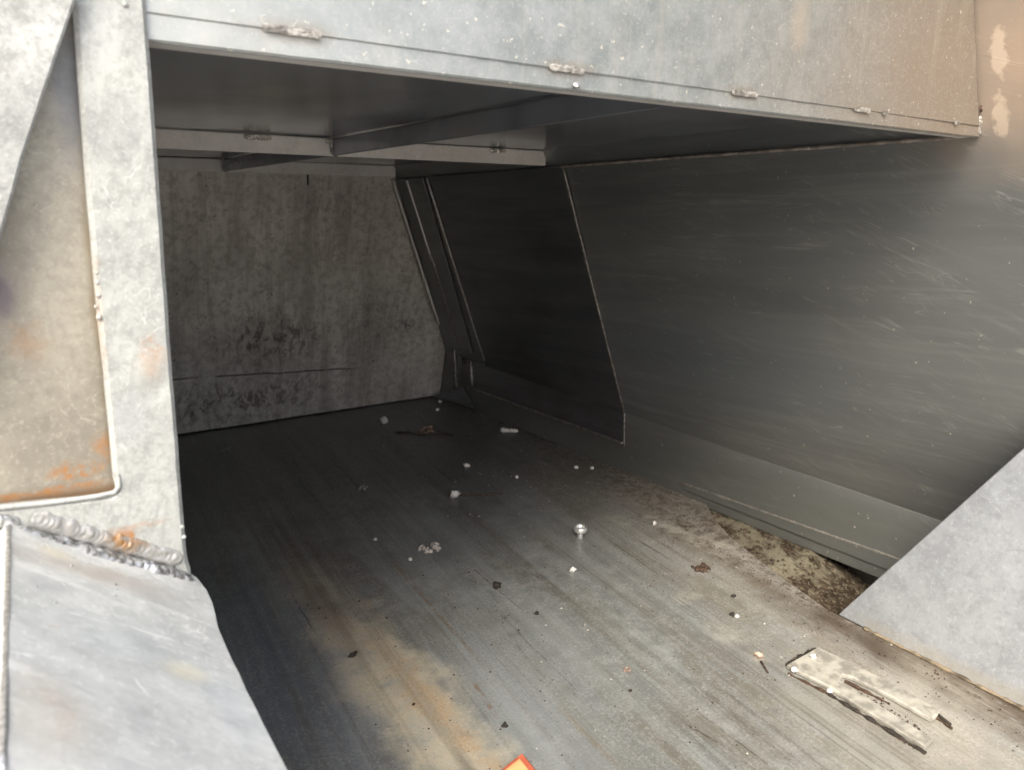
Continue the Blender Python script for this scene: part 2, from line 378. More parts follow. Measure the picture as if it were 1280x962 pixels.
c = m.mix(m.mul(crease, .85), c, (.06, .045, .04))
pp = m.mul(m.step(m.noise(150, detail=3, rough=.6, off=6), .62, .68), m.step(m.noise(12, detail=3, off=1), .4, .6), .6); c = m.mix(pp, c, (.05, .035, .035))
hgt = m.math('ADD', m.math('MULTIPLY', big, 2.0), m.math('ADD', m.math('MULTIPLY', mot, .6), m.math('MULTIPLY', fine, .15))); hgt = m.math('SUBTRACT', hgt, m.mul(crease, 1.2))
M_BACK = m.out(c, m.lerp(mot, .45, .62), .2, hgt, .35, .0012)

# --- ceiling sheet: smoother, mirrors the ribs
m = Mat('smoky_ceiling_steel')
s1 = m.noise((5, 7, 1), None, 5, .6, 2, 1.2); cl = m.noise(7, detail=5)
c = m.mix(m.step(s1, .3, .7), (.44, .465, .52), (.54, .565, .61)); c = m.mix(m.mul(m.step(cl, .45, .7), .55), c, (.24, .225, .22)); c = m.mix(m.mul(m.step(m.noise((10, 30, 10), None, 4, .7, 5, 1), .5, .7), .3), c, (.60, .58, .54))
for px, py in ((590, 143), (720, 125), (350, 115)):
    p = on(px, py, ((0, KC, 1), FRAME[1] + .027)); c = m.mix(m.mul(m.blob(p, (.03, .04, .1), .8, .6, 40), .7), c, (.62, .58, .52))
M_CEIL = m.out(c, m.lerp(s1, .14, .24), .62, m.math('ADD', s1, m.math('MULTIPLY', cl, 2.0)), .10, .002)

M_BLADE = plain('dull_blade_steel', (.40, .38, .37), .35, .6, .15, 9, .1)
# --- pale zinc of the rails, post, fascia, ledge
def zinc(name, lo, hi, rough=(.42, .6), metal=.6, rust=(), stains=(), ns=1.0, bstr=.35, extra=None, pits=.35, scrape=None):
    m = Mat(name)
    big = m.noise(16 * ns, detail=5, rough=.6); mot = m.noise(90 * ns, detail=6, rough=.7); fine = m.noise(520 * ns, detail=4, rough=.75)
    c = m.mix(m.step(big, .35, .65), lo, hi)
    c = m.mix(m.mul(m.step(mot, .42, .66), pits), c, tuple(x * .55 for x in lo))
    c = m.mix(m.mul(m.step(m.noise(240 * ns, detail=4, rough=.7, off=6), .5, .62), pits), c, tuple(x * .72 for x in lo))
    c = m.mix(m.mul(m.step(fine, .52, .68), .5), c, tuple(min(.9, x * 1.22) for x in hi))
    h = m.hair((60 * ns, 60 * ns, 60 * ns), None, .010, 3, 1.5, 25 * ns, .52)
    c = m.mix(m.mul(h, .5), c, tuple(min(.95, x * 1.35) for x in hi))
    if scrape:
        u_, v_, w_ = m.axes(scrape[0], scrape[1], (0, 0, 1)); q = m.vec(u_, v_, 0)
        d1 = m.noise((18, 150, 1), q, 4, .65, 3, .4); d2_ = m.noise((9, 60, 1), q, 4, .65, 9, .6)
        c = m.mix(m.mul(m.step(d1, .5, .7), m.step(big, .4, .6), .45), c, tuple(x * .68 for x in lo)); c = m.mix(m.mul(m.step(d2_, .52, .7), .4), c, tuple(min(.95, x * 1.1) for x in hi))
        mot = m.math('ADD', mot, m.math('MULTIPLY', m.math('SUBTRACT', d1, .5), .8))
        for a_, b_ in scrape[2]: c = m.mix(m.mul(m.seg(a_, b_, .0007, 60, .0015, .6), .8), c, (.93, .94, .92))
    for p, r, k, col in stains:
        c = m.mix(m.mul(m.blob(p, r, .8, .5, 60 * ns), k), c, col)
    for p, r, k in rust:
        c = m.mix(m.mul(m.blob(p, r, .8, .8, 110 * ns), m.step(m.noise(170 * ns, detail=5, rough=.7, off=2), .34, .58), k), c, (.46, .20, .055))
    hg = m.math('ADD', m.math('MULTIPLY', big, 2.2), m.math('ADD', m.math('MULTIPLY', mot, .7), m.math('MULTIPLY', fine, .2))); hg = m.math('SUBTRACT', hg, m.mul(h, .3))
    return m.out(c, m.lerp(m.step(mot, .3, .7), rough[0], rough[1]), metal, hg, bstr, .0006)
F = lambda px, py: on(px, py, FRONT)
M_POST = zinc('bright_zinc_post', scrape=((0.2, 0, 1), (1, 0, -.2), []), lo=(.39, .402, .388), hi=(.53, .542, .518), metal=.28, bstr=.5, pits=.4,
              rust=((F(150, 668), (.010, .1, .0035), .9), (F(190, 440), (.006, .1, .010), .45), (F(120, 390), (.003, .1, .03), .3), (F(165, 655), (.02, .1, .002), .4)),
              stains=((F(185, 455), (.009, .1, .012), .5, (.50, .47, .42)), (F(160, 520), (.01, .1, .012), .4, (.45, .47, .49))))
LEDGE_ = plane3(F(20, 650), F(235, 717), F(20, 650) + Vector((0, 1, 0)))
G = lambda px, py: on(px, py, LEDGE_)
M_LEDGE = zinc('wiped_zinc_ledge', (.58, .605, .60), (.79, .81, .795), metal=.1, ns=.5, bstr=.6, pits=.28, scrape=((.93, -.37, 0), (.37, .93, 0), [(G(78, 762), G(150, 782)), (G(140, 776), G(235, 805)), (G(0, 812), G(48, 820)), (G(165, 845), G(190, 872))]),
               rust=((G(80, 895), (.008, .014, .01), .14), (G(40, 850), (.008, .012, .01), .10), (G(68, 781), (.0022, .002, .004), .8)),
               stains=((G(120, 715), (.05, .014, .03), .65, (.40, .36, .32)), (G(70, 690), (.012, .008, .01), .6, (.66, .60, .46)), (G(190, 745), (.02, .01, .02), .5, (.44, .43, .42)), (G(235, 838), (.014, .008, .01), .6, (.80, .76, .60)),
                       (G(60, 730), (.014, .010, .01), .55, (.36, .38, .40)), (G(150, 800), (.03, .02, .02), .35, (.45, .50, .53)), (G(290, 880), (.012, .03, .02), .4, (.50, .56, .62)), (G(60, 900), (.02, .03, .02), .4, (.62, .58, .50))))
M_TAN = zinc('tan_stained_sheet', (.31, .285, .235), (.42, .39, .325), (.4, .55), .4, ns=.8, pits=.25,
             rust=((F(105, 590), (.014, .1, .005), .95), (F(130, 560), (.005, .1, .008), .7), (F(60, 618), (.04, .1, .0022), .8), (F(30, 430), (.01, .1, .01), .25)),
             stains=((F(142, 450), (.0065, .1, .13), .85, (.25, .18, .10)), (F(100, 622), (.08, .1, .004), .8, (.28, .17, .09)), (F(20, 330), (.006, .1, .05), .4, (.28, .25, .21)), (F(0, 370), (.006, .1, .012), .8, (.18, .15, .17)), (F(95, 120), (.01, .1, .035), .6, (.22, .24, .28))))
M_DIAG = zinc('speckled_zinc', (.34, .35, .34), (.51, .52, .505), metal=.2, bstr=1.0, ns=1.3, pits=.45)
M_RIB = zinc('rib_steel', (.80, .75, .70), (.90, .86, .81), (.45, .6), .05, ns=.4, pits=.15)
M_CHUTE = zinc('blue_grey_zinc', (.34, .36, .385), (.43, .45, .475), (.5, .65), .35, ns=.35, bstr=.3, pits=.3,
               stains=((Vector((.99, .30, .01)), (.03, .30, .012), .45, (.40, .36, .28)),))
M_WELD = Mat('weld_metal'); n_ = M_WELD.noise(500, detail=3)
M_WELD = M_WELD.out(M_WELD.mix(M_WELD.step(n_, .4, .6), (.34, .34, .335), (.58, .58, .57)), .32, .7, n_, .3, .0003)
M_RUSTWELD = Mat('rusty_weld_metal'); n_ = M_RUSTWELD.noise(160, detail=5, rough=.7); q_ = M_RUSTWELD.blob(F(158, 668), (.012, .1, .008), .8, .5, 90)
M_RUSTWELD = M_RUSTWELD.out(M_RUSTWELD.mix(M_RUSTWELD.mul(q_, M_RUSTWELD.step(n_, .3, .55)), (.42, .41, .39), (.36, .19, .07)), .38, .55, n_, .4, .0004)
M_LOWWELD = plain('ripple_weld_metal', (.42, .425, .43), .3, .65, .45, 350, .5)
M_TACK = plain('tack_weld_metal', (.42, .39, .35), .4, .6, .35, 400, .5)
M_TACKL = plain('pale_tack_metal', (.33, .315, .29), .5, .3, .45, 200, .8)
M_EDGE = plain('bare_sheet_edge', (.60, .58, .55), .35, .6, .2, 200, .2)
M_SEAM = plain('brown_seam_bead', (.44, .38, .34), .5, .3, .3, 60, .4)
M_GLINT = plain('strip_glint', (.92, .90, .87), .45, .1, .04, 100, .1)  # near-white colour stands in for the corner strips catching light
M_EDGEDK = plain('dull_sheet_edge', (.30, .28, .26), .45, .7, .3, 120, .2)

# fascia: scuffed; pale left and brown right are reflections painted into the colour
m = Mat('scuffed_fascia_steel')
big = m.noise(9, detail=5, rough=.6); mot = m.noise(55, detail=6, rough=.7); fine = m.noise(420, detail=4, rough=.75); vert = m.noise((60, 1, 6), None, 4, .6, 2, .4)
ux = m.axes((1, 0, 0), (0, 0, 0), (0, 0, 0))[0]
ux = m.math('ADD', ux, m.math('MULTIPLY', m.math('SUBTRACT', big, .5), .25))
c = m.mix(m.step(mot, .3, .7), (.32, .35, .355), (.44, .465, .47))
c = m.mix(m.mul(m.step(ux, .05, .30, 1, 0), .6), c, (.60, .61, .58))
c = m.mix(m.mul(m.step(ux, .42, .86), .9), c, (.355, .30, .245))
c = m.mix(m.mul(m.step(vert, .5, .75), .22), c, (.66, .62, .55))
for px in (366, 708, 930, 1077):
    q = F(px, 30 + (px - 180) * .125); q.z = .6775 + (q.x - .078) * (F(1225, 158).z - .6775) / (.917 - .078)
    c = m.mix(m.mul(m.blob(q, (.024, .1, .006), .9, .6, 90), .55), c, (.34, .27, .20))
p = F(1000, 25); c = m.mix(m.mul(m.blob(p, (.012, .1, .025), .8, .5, 60), .65), c, (.56, .50, .42))
h1 = m.hair((30, 30, 30), None, .006, 3, .9, 22, .57); h2 = m.hair((28, 1, 80), None, .009, 8, 1.2, 18, .53); hs = m.math('MAXIMUM', h1, h2)
c = m.mix(m.mul(hs, .32), c, (.74, .72, .66))
spk = m.step(m.noise(210, detail=2, off=4), .68, .71); c = m.mix(m.mul(spk, .7), c, (.82, .78, .68))
c = m.mix(m.mul(m.step(fine, .5, .68), .3), c, (.66, .65, .62))
hg = m.math('ADD', m.math('MULTIPLY', big, 3.0), m.math('ADD', m.math('MULTIPLY', mot, .35), m.math('MULTIPLY', fine, .12))); hg = m.math('ADD', hg, m.mul(hs, .3))
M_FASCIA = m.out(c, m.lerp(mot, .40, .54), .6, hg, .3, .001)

m = Mat('caked_dirt'); n1 = m.noise((30, 22, 30), detail=7, rough=.7); n2 = m.noise(160, detail=5, rough=.7)
yy = m.axes((0, 1, 0), (0, 0, 0), (0, 0, 0))[0]; yy = m.math('ADD', yy, m.math('MULTIPLY', n1, .22)); c = m.mix(m.step(n1, .36, .60), (.040, .028, .019), m.mix(m.step(yy, .72, .84), (.06, .043, .030), (.21, .19, .14))); c = m.mix(m.mul(m.step(n2, .5, .65), .5), c, (.30, .26, .19))
m.b.inputs['Specular IOR Level'].default_value = .1
M_DIRT = m.out(c, .95, 0.0, m.math('ADD', n1, m.math('MULTIPLY', n2, .4)), .9, .004)
M_GROUND = plain('yard_ground', (.46, .43, .39), .9, 0, .2, 3, .3)
M_WHITE = plain('white_crumb', (.78, .76, .72), .7, 0, .12, 500, .5)
M_PALE = plain('pale_flake', (.60, .55, .50), .75, 0, .35, 260, .8)
M_GREYF = plain('grey_flake', (.34, .34, .31), .75, 0, .35, 260, .8)
M_BROWNF = plain('brown_flake', (.33, .22, .17), .8, 0, .5, 260, .8)
M_BLACK = plain('black_crumb', (.035, .028, .022), .8, 0, .4, 260, .8)
M_BROWN = plain('dark_brown_crumb', (.075, .045, .03), .8, 0, .5, 260, .8)
M_PINK = plain('pinkish_chip', (.62, .40, .31), .7, 0, .2, 260, .4)
M_CHROME = plain('bright_metal', (.85, .84, .82), .28, .7, .05, 100, .05)
M_ORANGE = plain('orange_plastic', (.62, .16, .09), .35, 0, .1, 60, .1)
M_YELLOW = plain('pale_orange_plastic', (.85, .52, .24), .4, 0, .12, 60, .1)

# ------------------------------------------------------------------ the hopper shell
# ground outside, far below the hopper
R_ = 600
tag(mk('ground', [(-R_, -R_, -1.3), (R_, -R_, -1.3), (R_, R_, -1.3), (-R_, R_, -1.3)], [[0, 1, 2, 3]], M_GROUND), 'pale brown yard ground around the hopper', kind='structure')

XE = ((.56, .978), (.64, .998), (.72, 1.022), (.80, 1.050), (.87, 1.085), (.93, 1.129))
def xe(y):                                  # right edge of the floor plate
    if y <= .56: return .978
    for (y0, x0), (y1, x1) in zip(XE[:-1], XE[1:]):
        if y <= y1: return x0 + (x1 - x0) * (y - y0) / (y1 - y0)
    return xw(y) + .004
fp = [(-.05, -.55, 0), (.978, -.55, 0)] + [(xe(y), y, 0) for y in (.30, .56, .64, .72, .80, .87, .93, 1.02, 1.4, 1.86)] + [(1.068, 1.93, 0), (-.05, 1.93, 0)]
fdisp = lambda p: .0016 * noise.noise(Vector((p.x * 9, p.y * 2.2, 0))) + .0006 * noise.noise(Vector((p.x * 40, p.y * 5, 2)))
floor = sheet('floor', fp, M_FLOOR, None, .005, (0, 0, 1), .03, fdisp)
tag(floor, 'worn grey steel floor plate with rust streaks', kind='structure')

# side wall
side = tag(sheet('wall_right', [bend(-.6), bend(1.93), up(1.93, .95), up(1.2, 1.15), up(-.6, 1.15)], M_SIDE, None, .004, NW, .04,
           lambda p: .0022 * noise.noise(Vector((p.y * 4, p.z * 4, 1)))), 'slanting scuffed dark steel side wall on the right', kind='structure')
def lowp(y, z, off=0): return Vector((xw(y), y, z)) + NL * off
low = sheet('lower_panel', [lowp(-.6, bend(-.6).z - .001), lowp(-.6, -.006), lowp(1.93, -.006), lowp(1.93, bend(1.93).z - .001)], M_SIDE, side, .004, NL, .04)
# the lap where the front part of the base stands proud
sheet('base_strip', [lowp(.98, .026, .0035), lowp(.98, .014, .0035), lowp(.30, .016, .0035), lowp(.30, .045, .0035)], M_SIDE, side, .003, NL, .03, wob=.0008)
bar('weld_seam', lowp(.30, .047, .002), lowp(.99, .026, .002), .003, .0025, M_TACK, side, seg=60, wob=.8)
# lapped dark panel with lit edges
def sl(y, z, off): return up(y, z) + NW * off
ya, yc = 1.125, 1.575
bA, bC = bend(1.159), bend(1.66)
pan = sheet('lapped_panel', [sl(ya, zf(ya) - .003, .004), bA + NW * .004, bC + NW * .004, sl(yc, zf(yc) - .003, .004)], M_DARK, side, .004, NW, .04)
pan2 = sheet('lapped_panel', [bA + NL * .004 + Vector((0, 0, -.0004)), lowp(1.154, .066, .004), lowp(1.74, .062, .004), bC + NL * .004 + Vector((0, .06, -.0004))], M_DARK, side, .004, NL, .03)
bar('panel_edge', sl(ya - .003, zf(ya) - .004, .003), bA + NW * .003 + Vector((0, -.003, 0)), .0045, .004, M_EDGEDK, side, upv=tuple(NW), seg=40, wob=.35)
bar('panel_edge', bA + NW * .003 + Vector((0, -.003, 0)), lowp(1.151, .058, .003), .0045, .004, M_EDGEDK, side, upv=tuple(NL), seg=10, wob=.35)
bar('panel_edge', lowp(1.154, .0645, .0045), lowp(1.74, .0615, .0045), .006, .004, M_EDGEDK, side, upv=(0, 0, 1), seg=60, wob=.6)
# corner strips at the back
t1, b1_ = on(535, 222, WUP) + NW * .004, on(607, 449, WUP) + NW * .004
bar('corner_strip', t1, b1_, .0040, .005, M_EDGE, side, upv=tuple(NW), seg=10)
t2, b2_ = on(512, 224, WUP) + NW * .006, on(583, 452, WUP) + NW * .006
bar('corner_strip', t2, t2.lerp(b2_, .40), .0045, .010, M_GLINT, side, upv=tuple(NW), seg=8)
bar('corner_strip', t2.lerp(b2_, .365), b2_, .010, .007, M_EDGEDK, side, upv=tuple(NW), seg=8)
t3, b3_ = on(496, 223, WUP) + NW * .012, on(553, 403, WUP) + NW * .012
bar('corner_strip', t3, b3_, .0040, .006, M_GLINT, side, upv=tuple(NW), seg=8)
sheet('corner_plate', [on(499, 223, WUP) + NW * .009, on(570, 440, WUP) + NW * .009, on(592, 440, WUP) + NW * .009, on(530, 222, WUP) + NW * .002], M_SIDE, side, .003, NW, .03)
e1 = [on(556, 402, WUP) + NW * .01, on(571, 434, WUP) + NW * .01, on(574, 486, WLOW) + NL * .01]
bar('corner_strip', e1[1], e1[2], .012, .01, M_EDGEDK, side, upv=tuple(NL), seg=4)
bar('corner_strip', on(590, 450, WUP) + NW * .006, on(592, 482, WLOW) + NL * .006, .010, .008, M_EDGEDK, side, upv=tuple(NL), seg=4)
sheet('corner_gusset', [Vector((1.030, 1.87, .010)), Vector((1.066, 1.76, .058)), Vector((1.068, 1.71, .010))], M_DARK, side, .004, (-1, -.5, .8), .02)
# weld seam where the wall meets the hood
for a, b in ((.445, .63), (.63, .87), (.87, 1.125)):
    bar('weld_seam', sl(a, zf(a) - .002, .003), sl(b, zf(b) - .002, .003), .0038, .0045, M_SEAM, side, upv=tuple(NW), seg=60, wob=.35)

sheet('leak_blocker', [lowp(-.6, -.09, -.05), lowp(1.2, -.09, -.05), lowp(1.2, .10, -.008), lowp(-.6, .10, -.008)], M_DARK, side, .003, NL, .1)  # unseen sheet added to stop outside light leaking under the wall
# back wall and left wall
bw = sheet('wall_back', [(-.03, yb(.005), .005), (1.10, yb(.005), .005), (1.10, yb(.66), .66), (-.03, yb(.66), .66)], M_BACK, None, .004, (0, -1, 0), .04,
           lambda p: .002 * noise.noise(Vector((p.x * 5, 1, p.z * 5))))
tag(bw, 'blotchy stained steel wall closing the back', kind='structure')
mk('drip_mark', *(lambda p: ([p + Vector((-.003, -.003, .012)), p + Vector((.001, -.003, .012)), p + Vector((0, -.003, -.012)), p + Vector((-.002, -.003, -.012)),
    p + Vector((-.003, 0, .012)), p + Vector((.001, 0, .012)), p + Vector((0, 0, -.012)), p + Vector((-.002, 0, -.012))], [[0, 1, 2, 3], [0, 4, 5, 1], [1, 5, 6, 2], [2, 6, 7, 3], [3, 7, 4, 0]]))(on(385, 225, BACK)), M_BLACK, bw, False)
bar('gap_blocker', (-.03, 1.915, .012), (1.10, 1.915, .012), .04, .03, M_BLACK, bw)  # black bar added behind the wall to block light through the gap
lw = sheet('wall_left', [(.02, .44, 0), (.02, 1.93, 0), (.02, 1.93, .70), (.02, .44, .70)], M_SIDE, None, .004, (1, 0, 0), .06)
tag(lw, 'steel side wall hidden behind the post on the left', kind='structure')

# ceiling with its ribs
HC = .027
ceil = sheet('ceiling', [(.0, YF + .006, zf(YF) + HC), (up(YF, zf(YF)).x - .02, YF + .006, zf(YF) + HC), (up(1.9, zf(1.9)).x - .0, 1.9, zf(1.9) + HC), (.0, 1.9, zf(1.9) + HC)], M_CEIL, None, .003, (0, 0, -1), .05,
             lambda p: .0015 * noise.noise(Vector((p.x * 4, p.y * 4, 5))))
tag(ceil, 'dark smoky steel underside of the hood', kind='structure')
def rib(y, x0, x1, h, th=.005, name='rib'):
    z = zf(y)
    return bar(name, (x0, y, z + h / 2), (x1, y, z + h / 2), th, h, M_RIB, ceil, bev=.2)
XB = .475
rib(1.17, .02, XB - .004, HC - .001); rib(1.17, XB + .004, up(1.17, .64).x - .004, HC - .001)
rib(1.735, .02, XB - .024, HC - .001); rib(1.735, XB - .016, up(1.735, .62).x - .006, HC - .001)
a_, b_ = Vector((.497, YF + .008, zf(YF) + HC / 2 - .0005)), Vector((.452, 1.73, zf(1.73) + HC / 2 - .0005))
bar('rib', a_, b_, .005, HC - .002, M_CEIL, ceil, bev=.2)
for px, py, s_ in ((322, 167, .020), (420, 178, .018), (622, 186, .018), (700, 196, .012)):
    p = on(px, py, ((0, 1, 0), 1.167)); p.z = zf(1.17) + HC - .006 if s_ > .012 else p.z
    weld('weld_bead', p - Vector((s_, 0, 0)), p + Vector((s_, 0, 0)), (0, -1, -.5), .009, .003, .006, M_TACK, ceil, seed=px, rough=.9)
weld('weld_bead', (.468, 1.166, zf(1.17) + .003), (.468, 1.166, zf(1.17) + .024), (-.5, -1, 0), .008, .003, .005, M_TACK, ceil, seed=3, rough=.8)
# hood top, keeps daylight out
tag(sheet('hood_roof', [(.0, YF + .012, 1.05), (.80, YF + .012, 1.05), (.80, 1.93, .75), (.0, 1.93, .75)], M_SIDE, None, .003, (0, 0, 1), .1), 'sheet steel roof of the hood over the opening', 'hood roof')

# front hood: fascia + flange
hood = empty('hood_front', (.45, YF, .66), 'pale scuffed steel front panel of the hood above the dark opening', 'hood panel')
def seam_z(x): return .6775 + (x - .078) * (on(1225, 158, FRONT).z - .6775) / (.917 - .078)
xr = lambda z: up(YF, z).x
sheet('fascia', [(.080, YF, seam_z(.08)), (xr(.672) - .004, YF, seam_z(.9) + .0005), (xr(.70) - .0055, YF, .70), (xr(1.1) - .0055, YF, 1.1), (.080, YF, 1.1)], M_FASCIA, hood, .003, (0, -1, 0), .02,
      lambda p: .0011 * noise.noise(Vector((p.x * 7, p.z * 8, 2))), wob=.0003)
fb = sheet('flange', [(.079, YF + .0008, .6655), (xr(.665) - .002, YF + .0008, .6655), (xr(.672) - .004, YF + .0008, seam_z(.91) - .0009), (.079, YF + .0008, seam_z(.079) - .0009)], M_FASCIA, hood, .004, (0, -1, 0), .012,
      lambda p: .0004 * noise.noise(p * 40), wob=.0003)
sheet('flange_lip', [(.079, YF + .0055, .6650), (xr(.665) - .006, YF + .0055, .6650), (xr(.665) - .006, YF + .022, .6645), (.079, YF + .022, .6645)], M_RIB, hood, .002, (0, 0, -1), .03)
for i, (px, w_) in enumerate(((366, .016), (708, .015), (930, .016), (1077, .014), (1195, .005), (1105, .004), (715, .005))):
    x = on(px, 30 + (px - 180) * .125, FRONT).x
    if i == 6: p = Vector((x, YF - .002, .667)); weld('weld_bead', p, p + Vector((.006, 0, 0)), (0, -1, -.4), .005, .003, .004, M_WELD, hood, seed=9, rough=.6); continue
    weld('weld_bead', (x - w_, YF - .0012, seam_z(x - w_)), (x + w_, YF - .0012, seam_z(x + w_)), (0, -1, 0), .0042, .0003, .0028, M_TACKL, hood, seed=i, rough=1.6)
p = F(1227, 133)
weld('weld_bead', p + Vector((-.001, -.001, .004)), p + Vector((0, -.001, -.006)), (-.3, -1, 0), .005, .0028, .004, M_BROWN, hood, seed=2, rough=.9)
weld('weld_bead', F(1226, 145), F(1225, 170), (-.3, -1, 0), .005, .0022, .006, M_TACK, hood, seed=5, rough=.7)

# left: post, bottom rail, recessed panel, diagonal cheek
post = empty('corner_post', (.06, YF, .385), 'bright pale zinc post with dent standing left of the opening', 'post')
def wf(pts): return [Vector(F(*p)) for p in pts]
dent0 = F(192, 487); dent1 = F(185, 455)
def pdisp(p):
    a = (p - dent0); b = (p - dent1)
    return -.0012 * math.exp(-((a.x / .005) ** 2 + (a.z / .006) ** 2)) + .0009 * math.exp(-((b.x / .006) ** 2 + (b.z / .008) ** 2)) + .0005 * noise.noise(p * 35)
top = .78
face = wf([(97, 10), (103, 100), (112, 220), (124, 360), (136, 480), (147, 596), (150, 612), (140, 621), (100, 626), (0, 636)])
pl = [Vector((.0525, YF, top))] + face + [Vector((-.12, YF, F(0, 636).z - .012)), Vector((-.12, YF, F(20, 650).z + .008)), F(0, 650), F(20, 650), F(80, 668), F(150, 688), F(235, 716)] + \
     wf([(229, 700), (226, 680), (221, 620), (215, 540), (206, 430), (197, 300), (187, 160), (178, 40)]) + [Vector((.0785, YF, top))]
for v_ in pl: v_.y = YF - .004
sheet('post_face', pl, M_POST, post, .006, (0, -1, 0), .004, pdisp, wob=.0002)
lip = [F(0, 633), F(60, 627), F(120, 619), F(143, 614), F(150, 604)]
for i, (a, b) in enumerate(zip(lip[:-1], lip[1:])):
    pass
lipo = []
bmv, bmf = [], []
LP = [F(-60, 640)] + lip + [F(149, 590)]
for i, p in enumerate(LP):
    t = (LP[min(i + 1, len(LP) - 1)] - LP[max(i - 1, 0)]).normalized(); s_ = Vector((0, 1, 0)).cross(t)
    for k in range(8):
        a = k / 8 * 2 * math.pi; r = .0014 if i < len(LP) - 1 else .0008
        bmv.append(p + Vector((0, -.004, 0)) + s_ * (-math.cos(a) * r - .001) + Vector((0, math.sin(a) * r * .8, 0)))
for i in range(len(LP) - 1):
    for k in range(8): bmf.append([i*8 + k, i*8 + (k+1) % 8, i*8 + 8 + (k+1) % 8, i*8 + 8 + k])
mk('opening_lip', bmv, bmf, M_POST, post)
# return face of the post into the depth
sheet('post_return', [(.0765, YF + .003, .385), (.0765, YF + .035, .385), (.0790, YF + .035, .70), (.0790, YF + .003, .70)], M_POST, post, .003, (1, 0, 0), .02)
for px, py, s_ in ((226, 655, .0012), (228, 668, .0013), (121, 352, .0011), (122, 368, .0014), (123, 395, .0018), (120, 340, .0009), (119, 382, .001), (12, 8, .001), (155, 8, .0018), (97, 6, .002)):
    q0 = F(px, py) + Vector((0, -.004, 0)); weld('weld_spatter', q0 - Vector((0, 0, s_)), q0 + Vector((0, 0, s_)), (0, -1, 0), s_ * 2, s_, s_ * 3, M_POST, post, seed=px)
tanp = sheet('side_panel', [Vector((-.14, YF + .006, .40)), Vector((.0535, YF + .006, .42)), Vector((.058, YF + .006, .75)), Vector((-.14, YF + .006, .75))], M_TAN, None, .003, (0, -1, 0), .01, lambda p: .0006 * noise.noise(p * 18))
tag(tanp, 'tan stained sheet panel recessed left of the post, rusty at its lower corner', 'panel')
CK = ((0, 1, 0), YF - .012)
ck = [on(92, -4, CK), on(60, 92, CK), on(27, 190, CK), on(0, 286, CK), on(-60, 480, CK), on(-260, 520, CK), on(-260, -120, CK), on(95, -120, CK)]
tag(sheet('cheek_plate', ck, M_DIAG, None, .003, (0, -1, 0), .008, lambda p: .0004 * noise.noise(p * 50), wob=.0003), 'speckled white zinc plate with diagonal edge in the upper left corner', 'plate')

# ledge running toward the viewer
La, Lb = F(20, 650), F(235, 717)
LN = (Lb - La).cross(Vector((0, 1, 0))).normalized(); LN = LN if LN.z > 0 else -LN
LEDGE = (LN, LN.dot(La))
L = lambda px, py: on(px, py, LEDGE)
led = empty('ledge', (.03, .2, .37), 'wide pale wiped zinc ledge in the lower left, welded under the post', 'ledge')
lp = [L(12, 656), L(20, 652), L(80, 669), L(150, 689), L(228, 711), L(245, 722), L(258, 738), L(264, 752), L(272, 783), L(283, 808), L(300, 842), L(322, 886), L(345, 930), L(360, 962), Vector(L(362, 966)) + Vector((0, -.55, 0)), Vector(L(5, 962)) + Vector((0, -.55, 0)), L(5, 962), L(9, 720)]
def ldisp(p):
    return .0011 * noise.noise(Vector((p.x * 22, p.y * 9, 1))) + .0004 * noise.noise(p * 60)
sheet('ledge_top', lp, M_LEDGE, led, .005, LN, .005, ldisp)
lf = Vector(L(10, 670))
fold = [L(12, 656), L(9, 720), L(5, 962), Vector(L(5, 962)) + Vector((0, -.55, 0))]
sheet('ledge_flange', [fold[0] + Vector((-.0015, 0, -.001)), fold[2] + Vector((-.0015, 0, -.001)), fold[3] + Vector((-.0015, 0, -.001)), fold[3] + Vector((-.10, 0, -.03)), fold[0] + Vector((-.10, 0, -.03))], M_LEDGE, led, .004, (-.3, 0, 1), .01)
bar('ledge_fold', fold[0] + LN * -.001, fold[2] + LN * -.001, .0025, .003, M_WELD, led, upv=tuple(LN), seg=20, bev=.35, wob=.2)
sheet('ledge_blocker', [(.072, .425, .375), (.072, -.30, .377), (.072, -.30, .0), (.072, .425, 0)], M_LEDGE, led, .003, (1, 0, 0), .04)  # unseen sheet added below the ledge edge to block light
nb_ = (LN + Vector((0, -1, 0)) * .8).normalized()
weld('weld_bead', F(12, 656) + Vector((0, -.0115, .0008)), F(236, 718) + Vector((0, -.0115, .0008)), (.45, -.55, .85), .0130, .0034, .0048, M_LOWWELD, led, seed=1, rough=.75, chev=1.2)
for i in range(26):
    q0 = G(random.uniform(20, 235), random.uniform(690, 790)); s_ = random.uniform(.0003, .0009); weld('weld_spatter', q0 - Vector((s_, 0, 0)), q0 + Vector((s_, 0, 0)), LN, s_ * 2, s_, s_ * 3, M_LOWWELD, led, seed=i)
weld('weld_bead', F(40, 642) + Vector((0, -.0048, 0)), F(226, 695) + Vector((0, -.0048, 0)), (0, -1, .25), .0100, .0013, .0036, M_RUSTWELD, led, seed=2, rough=.95, chev=1.3)
weld('weld_bead', F(-70, 640) + Vector((0, -.005, 0)), F(24, 648) + Vector((0, -.005, 0)), (0, -1, .3), .007, .0026, .0045, M_WELD, led, seed=6, rough=.4)

